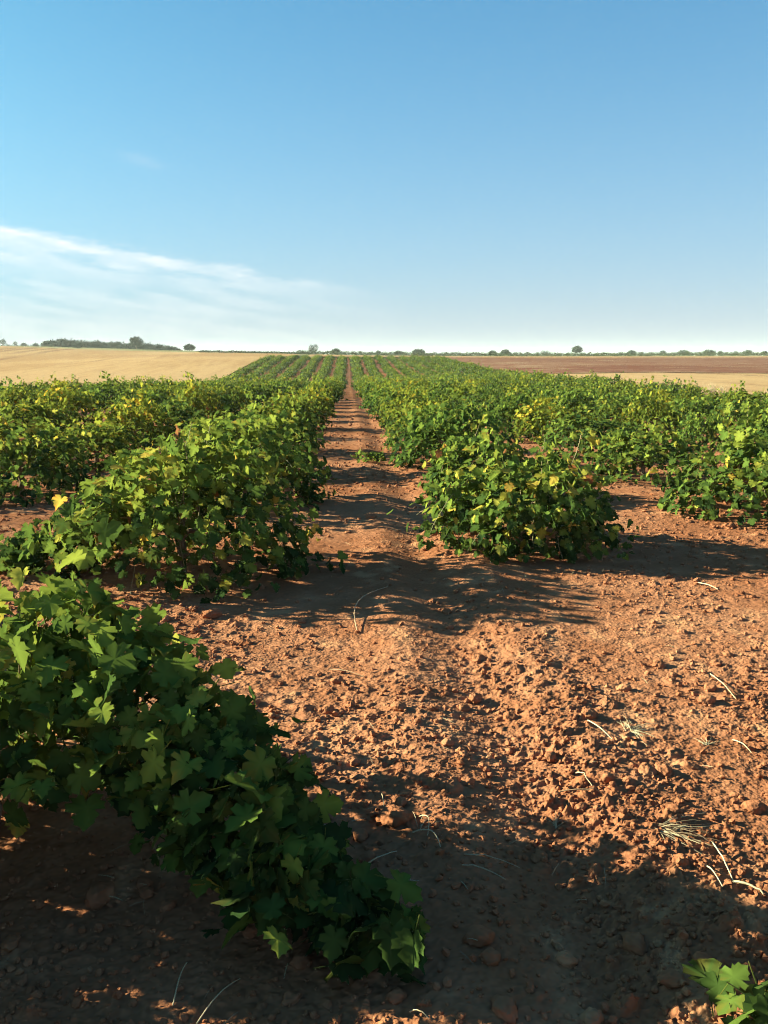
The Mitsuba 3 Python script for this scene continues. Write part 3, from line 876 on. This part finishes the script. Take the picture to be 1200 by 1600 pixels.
def clump(px, py, label, n, length, heading, colours, seed, lean=.5, fan=.5, rad=.002):
    rng = np.random.default_rng(seed)
    x, y = from_px(px, py)
    z = rel(x, y)
    parts, cs = [], []
    for k in range(n):
        a = heading + rng.normal(0, fan)
        L = length * rng.uniform(.5, 1.1)
        el = max(.02, rng.normal(lean, .2))
        d = np.array([math.cos(a) * math.cos(el), math.sin(a) * math.cos(el), math.sin(el)])
        q = [np.array([x, y, z - .005]) + np.r_[rng.normal(0, length * .09, 2), 0]]
        for i in range(6):
            d = unit(d + np.array([0, 0, -.14]) + rng.normal(0, .07, 3))
            w = q[-1] + d * L / 6
            w[2] = max(w[2], z + .004)
            q.append(w)
        v, f = tube(q, np.linspace(rad, rad * .4, 7), 4)
        parts.append((v, f))
        cs.append(np.tile(colours[rng.integers(0, len(colours))] * rng.uniform(.8, 1.15), (len(v), 1)))
    key = key_of('grass_clump')
    scene[key] = ply(join(parts), 'dry_matter', smooth=True, color=np.vstack(cs))
    labels[key] = {'label': label, 'category': 'dry grass'}


clump(1028, 1300, 'uprooted clump of dark dry grass stalks on the sunny soil at right', 34, .16, -.55, [STRAW, BROWN, GREY * .5, BROWN * .7], 3, .22, .35)
clump(1040, 1300, 'thin dead grass runners reaching right from the dark clump', 8, .20, .1, [BROWN, STRAW], 4, .12, .3)
clump(985, 1140, 'low pale dry grass tuft in the sunny soil', 40, .13, .2, [STRAW * .95, STRAW * .7], 5, .25, 1.2, .0016)
clump(1105, 1160, 'very small pale grass tuft near the right edge', 14, .06, 1.4, [STRAW * .9, STRAW * .7], 6, .5, .9, .0016)
clump(870, 1285, 'tiny grey dry grass sprig at the edge of the big shadow', 7, .07, 1.2, [GREY, GREY * .8], 7, .9, .5, .0014)
clump(655, 1300, 'sparse wiry grass tangle in the big shadow', 6, .08, 1.2, [GREY], 8, 1.0, .7, .0014)


def litter(n):
    rng = np.random.default_rng(8)
    parts, cs = [], []
    for k in range(n):
        y = 1.6 * math.exp(rng.uniform(0, 1.7))
        x = rng.uniform(-.35 * y, .52 * y)
        a, L = rng.uniform(0, 6.283), rng.uniform(.02, .07) * (1 + .05 * y)
        z = float(ground_z(x, y)[0]) + .02
        e = np.array([math.cos(a), math.sin(a), rng.normal(0, .2)]) * L
        p = np.array([x, y, z + .004])
        v, f = tube([p, p + e * .5 + [0, 0, .003], p + e], [.0012, .0012, .0007], 3)
        parts.append((v, f))
        cs.append(np.tile((STRAW * .8 if rng.random() < .6 else BROWN * 1.6) * rng.uniform(.7, 1.1), (len(v), 1)))
    return join(parts), np.vstack(cs)


m_, c_ = litter(110)
scene['straw_litter'] = ply(m_, 'dry_matter', smooth=True, color=c_)
labels['straw_litter'] = {'label': 'fine straw litter scattered over the red soil', 'category': 'straw', 'kind': 'stuff'}

# small weed on the aisle beside the right row
def weed(px, py, label, n, h, w, seed, colours):
    rng = np.random.default_rng(seed)
    x, y = from_px(px, py)
    z = rel(x, y)
    P = np.c_[x + rng.normal(0, w, n), y + rng.normal(0, w * .5, n), z + rng.uniform(.02, h, n)]
    L = {'p': P, 'n': rng.normal(0, .5, (n, 3)) + [0, -.2, .8], 't': rng.normal(0, 1, (n, 3)) + [0, 0, -.3], 's': rng.uniform(.05, .09, n), 'c': colours[rng.integers(0, len(colours), n)]}
    v, f, c = merge_leaves(L, LEAF_MID, rng)
    key = key_of('weed')
    scene[key] = ply((v, f), 'leaf_matter', smooth=True, color=c)
    labels[key] = {'label': label, 'category': 'weed'}


weed(583, 718, 'small green weed on the aisle soil beside the right row', 60, .14, .14, 2, PALETTE[1:4])

# dry grass tufts on the straw strip at the right
def tall_tuft(x, y, h, n, label, seed):
    rng = np.random.default_rng(seed)
    parts, cs = [], []
    z = float(terrain(np.array([x]), np.array([y]))[0])
    for k in range(n):
        b = np.array([x + rng.normal(0, h * .35), y + rng.normal(0, h * .35), z])
        d = np.array([rng.normal(0, .18), rng.normal(0, .18), 1.0])
        L = h * rng.uniform(.5, 1.05)
        v, f = tube([b, b + d * L * .5, b + d * L + [rng.normal(0, .06), rng.normal(0, .06), 0]], [.012, .009, .003], 3)
        parts.append((v, f))
        cs.append(np.tile(np.array((.55, .40, .24)) * rng.uniform(.6, 1.1), (len(v), 1)))
    key = key_of('dry_grass_tuft')
    scene[key] = ply(join(parts), 'dry_matter', smooth=True, color=np.vstack(cs))
    labels[key] = {'label': label, 'category': 'dry grass'}


def at_px(px, Y):
    a = (px - 600) / 1232 * math.cos(0) * Y * 1.0
    t = (px - 600) / 1232 / (math.cos(PITCH))
    ang = math.atan(t) + YAW
    return math.tan(ang) * Y


tall_tuft(at_px(1093, 50), 50, .75, 70, 'tall brownish dry grass tuft on the pale straw field at right', 1)
tall_tuft(at_px(1108, 51), 51, .65, 40, 'smaller dry grass tuft just right of the tall brownish tuft', 2)
tall_tuft(at_px(1196, 42), 42, .8, 50, 'dry grass tuft behind the vines at the right picture edge', 3)


# ------------------------------------------------------------------ trees, bushes and scrub far off
def clump_leaves(rng, centre, radii, n, size, colours, squash=0.0):
    """leaf clumps spread through the outer part of an uneven ellipsoid"""
    d = unit(rng.normal(0, 1, (n, 3)))
    lump = .72 + .55 * meshkit.fbm(d * 2.1 + rng.uniform(0, 50), 3, 4)
    r = rng.uniform(.25, 1, n) ** .45 * lump
    p = d * r[:, None]
    p[:, 2] = np.where(p[:, 2] < -.55, -.55 + (p[:, 2] + .55) * .2, p[:, 2])
    P = np.asarray(centre) + p * np.asarray(radii)
    c = np.asarray(colours)[rng.integers(0, len(colours), n)] * rng.uniform(.7, 1.3, n)[:, None]
    return {'p': P, 'n': d + rng.normal(0, .6, (n, 3)), 't': rng.normal(0, 1, (n, 3)), 's': size * rng.uniform(.6, 1.3, n), 'c': c}


OAK = np.array([(.030, .042, .018), (.040, .055, .022), (.022, .032, .015)])
PINE = np.array([(.024, .038, .024), (.034, .052, .030), (.018, .028, .018)])
SCRUB = np.array([(.065, .080, .030), (.09, .10, .042), (.045, .058, .024), (.12, .11, .055)])


def stack(Ls):
    return {k: np.concatenate([L[k] for L in Ls]) for k in Ls[0]}


def tree(name, px, dist, width, height, label, cat, seed, colours=OAK, crowns=((0, 0, 1, 1),), low=False, n=900, group=None, drop=0.0):
    """crowns: (offset, base, width, height) as fractions of the whole"""
    rng = np.random.default_rng(seed)
    x = at_px(px, dist)
    z = float(terrain(np.array([x]), np.array([dist]))[0]) - drop
    key = key_of(name)
    labels[key] = {'label': label, 'category': cat}
    if group:
        labels[key]['group'] = group
    for o, b, w, h in crowns:
        cx, hh = x + o * width, height * h
        zb = z + (0.02 if low else .22) * hh
        cz, rz = (zb + z + hh) / 2, (z + hh - zb) / 2 * 1.12
        base = np.array([cx, dist, z])
        if not low or height > 1.6:
            trunk = tube([base - [0, 0, .3], base + [.05 * width * rng.normal(), 0, hh * .3], base + [.05 * width * rng.normal(), 0, hh * .72]], [.045 * hh, .034 * hh, .012 * hh], 7)
            limbs = [trunk]
            for k in range(4):
                a = k * 1.57 + rng.uniform(0, 1)
                s = base + [0, 0, hh * .28]
                limbs.append(tube([s, s + [math.cos(a) * width * w * .14, math.sin(a) * width * w * .14, hh * .2], s + [math.cos(a) * width * w * .27, math.sin(a) * width * w * .27, hh * .34]],
                                  [.022 * hh, .015 * hh, .006 * hh], 5))
            scene[part_key(key, 'trunk')] = ply(join(limbs), 'bark_matter', smooth=50)
        L = clump_leaves(rng, (cx, dist, cz), (width * w / 2 * 1.08, width * w / 2, rz), n, max(.09 * width * w, .22), colours)
        v, f, c = merge_leaves(L, LEAF_FAR, rng)
        scene[part_key(key, 'crown')] = ply((v, f), 'needle_matter', smooth=False, color=c)


def px_w(p, dist):
    return p / 1232 * dist


# trees that stand alone on the skyline
tree('oak_tree', 494, 420, px_w(15, 420), px_w(15, 420), 'dark twin-crowned tree on the skyline above the vine rows', 'tree', 1, OAK, ((-.22, 0, .56, .95), (.22, 0, .56, 1.0)), n=500)
tree('oak_tree', 890, 450, px_w(16, 450), px_w(13, 450), 'round dark tree standing alone on the skyline at right', 'tree', 2, OAK, n=900)
tree('round_bush', 652, 430, px_w(19, 430), px_w(9.5, 430), 'dark dome-shaped bush on the skyline right of the aisle', 'bush', 3, OAK, low=True)
tree('round_bush', 528, 440, px_w(14, 440), px_w(9.5, 440), 'small dark dome bush just right of the twin-crowned tree', 'bush', 4, OAK, low=True)
tree('round_bush', 622, 430, px_w(13, 430), px_w(7, 430), 'low bush immediately left of the dark dome-shaped bush', 'bush', 5, OAK, low=True)
tree('round_bush', 591, 430, px_w(9, 430), px_w(7.5, 430), 'tiny bush on the skyline between the two dome bushes', 'bush', 6, OAK, low=True, n=500)
tree('round_bush', 763, 440, px_w(12, 440), px_w(7.5, 440), 'low dark bush, left of the pair right of the middle skyline', 'bush', 7, OAK, low=True)
tree('round_bush', 782, 440, px_w(14, 440), px_w(9, 440), 'taller dark bush, right of the pair right of the middle skyline', 'bush', 8, OAK, low=True)
tree('flat_bush', 842, 440, px_w(14, 440), px_w(7.5, 440), 'low flat-topped dark bush left of the lone round tree', 'bush', 9, OAK, ((-.3, 0, .5, 1), (.0, 0, .5, 1), (.3, 0, .5, 1)), low=True, n=260)
for i, (px, w, h) in enumerate([(972, 18, 9), (1019, 12, 9.5), (1050, 22, 9.5), (1088, 24, 10.5), (1105, 10, 9), (1128, 10, 8.5), (1146, 20, 10), (1172, 12, 9), (1196, 16, 9)]):
    tree('skyline_bush', px, 440 + 3 * i, px_w(w * .8, 440), px_w(h * .74, 440), f'low dark bush in the scrub belt, {ORD[i + 1]} right of the lone round tree', 'bush', 30 + i, OAK, low=True, n=450)

# left: the wood, the trees at its edges and the scrub on the hill
tree('oak_tree', 308, 440, px_w(17, 440), px_w(9, 440), 'small round tree at the right end of the far wood', 'tree', 40, PINE, low=True)
tree('oak_tree', 229, 470, px_w(19, 470), px_w(17, 470), 'large round dark tree standing out in front of the far wood', 'tree', 41, PINE)
tree('round_bush', 140, 425, px_w(13, 425), px_w(6, 425), 'small dark bush in the stubble field before the far wood', 'bush', 42, PINE, low=True)
for i, (px, w, h, lab) in enumerate([(18, 6, 8, 'leftmost small tree on the hill above the stubble field'), (29, 9, 10, 'largest small tree on the hill at far left'), (47, 6, 7, 'small tree on the far left hill, nearest the wood'),
                                     (60, 8, 5, 'low bush on the hill, left of two before the wood'), (78, 9, 5, 'low bush on the hill, right of two before the wood'), (2, 8, 4, 'low bush at the left picture edge on the hill')]):
    tree('hill_tree', px, 640, px_w(w, 640), px_w(h, 640), lab, 'tree' if h > 6 else 'bush', 50 + i, PINE, low=h < 6, n=500)


def wood():
    rng = np.random.default_rng(6)
    Ls, trunks = [], []
    prof = [(88, 10), (97, 16), (105, 14), (117, 18), (130, 17), (142, 16), (158, 14.5), (172, 14.5), (188, 14.5), (205, 15), (215, 14), (232, 15), (246, 14), (258, 12.5), (268, 12.5), (282, 10), (292, 7)]
    xs, hs = np.array([p[0] for p in prof]), np.array([p[1] for p in prof])
    for k in range(190):
        dist = rng.uniform(480, 540)
        px = rng.uniform(90, 293)
        h = px_w(np.interp(px, xs, hs) * .84, 500) * rng.uniform(.72, 1.02)
        w = px_w(rng.uniform(8, 13), 500)
        x = at_px(px, dist)
        z = float(terrain(np.array([x]), np.array([dist]))[0]) - 1.3
        Ls.append(clump_leaves(rng, (x, dist, z + h * .46), (w / 2, w / 2, h * .60), 120, .72, PINE))
        trunks.append(tube([(x, dist, z - .4), (x, dist, z + h * .7)], [.22, .09], 5))
    return merge_leaves(stack(Ls), LEAF_FAR, rng), join(trunks)


(v, f, c), tr = wood()
scene['far_wood'] = ply((v, f), 'needle_matter', smooth=False, color=c)
labels['far_wood'] = {'label': 'dark bluish wood on the hill beyond the stubble field', 'category': 'wood', 'kind': 'stuff'}
scene['far_wood__trunks'] = ply(tr, 'bark_matter', smooth=50)
labels['far_wood__trunks'] = {'kind': 'stuff'}


def scrub_belt(p0, p1, d0, d1, hpx, n, seed, step, colours=SCRUB, wpx=(4, 10), per=46):
    rng = np.random.default_rng(seed)
    Ls = []
    for px in np.arange(p0, p1, step):
        dist = rng.uniform(d0, d1)
        px = px + rng.normal(0, step * .5)
        h = px_w(hpx, 400) * rng.uniform(.55, 1.1)
        w = px_w(rng.uniform(*wpx), 400)
        x = at_px(px, dist)
        z = float(terrain(np.array([x]), np.array([dist]))[0])
        Ls.append(clump_leaves(rng, (x, dist, z + h * .45), (w / 2, w / 2, h * .6), per, max(.34, h * .22), colours))
    return merge_leaves(stack(Ls), LEAF_FAR, rng)


v, f, c = scrub_belt(470, 1300, 330, 400, 5.2, 0, 15, 1.5)
scene['scrub_belt'] = ply((v, f), 'needle_matter', smooth=False, color=c)
labels['scrub_belt'] = {'label': 'long olive green belt of scrub along the horizon at right', 'category': 'scrub', 'kind': 'stuff'}
v, f, c = scrub_belt(322, 490, 330, 400, 3.0, 0, 16, 2.0, SCRUB * .8)
scene['scrub_belt_001'] = ply((v, f), 'needle_matter', smooth=False, color=c)
labels['scrub_belt_001'] = {'label': 'thin dark line of scrub on the skyline above the stubble field', 'category': 'scrub', 'kind': 'stuff'}
v, f, c = scrub_belt(-60, 96, 600, 660, 5.0, 0, 17, 2.2, np.array([(.06, .07, .04), (.10, .09, .055), (.045, .055, .033)]))
scene['hill_scrub'] = ply((v, f), 'needle_matter', smooth=False, color=c)
labels['hill_scrub'] = {'label': 'dry grey green scrub covering the hill at far left', 'category': 'scrub', 'kind': 'stuff'}

# ------------------------------------------------------------------ the air
scene['air'] = {'type': 'homogeneous', 'albedo': {'type': 'rgb', 'value': .95}, 'sigma_t': {'type': 'rgb', 'value': .00020}}
scene['haze'] = {'type': 'cube', 'to_world': T4().translate([0, 2700, 9]).scale([4400, 3000, 15]), 'bsdf': {'type': 'null'}, 'interior': {'type': 'ref', 'id': 'air'}}
labels['haze'] = {'label': 'thin haze in the air over the whole land', 'category': 'haze', 'kind': 'stuff'}
scene['camera']['medium'] = {'type': 'ref', 'id': 'air'}
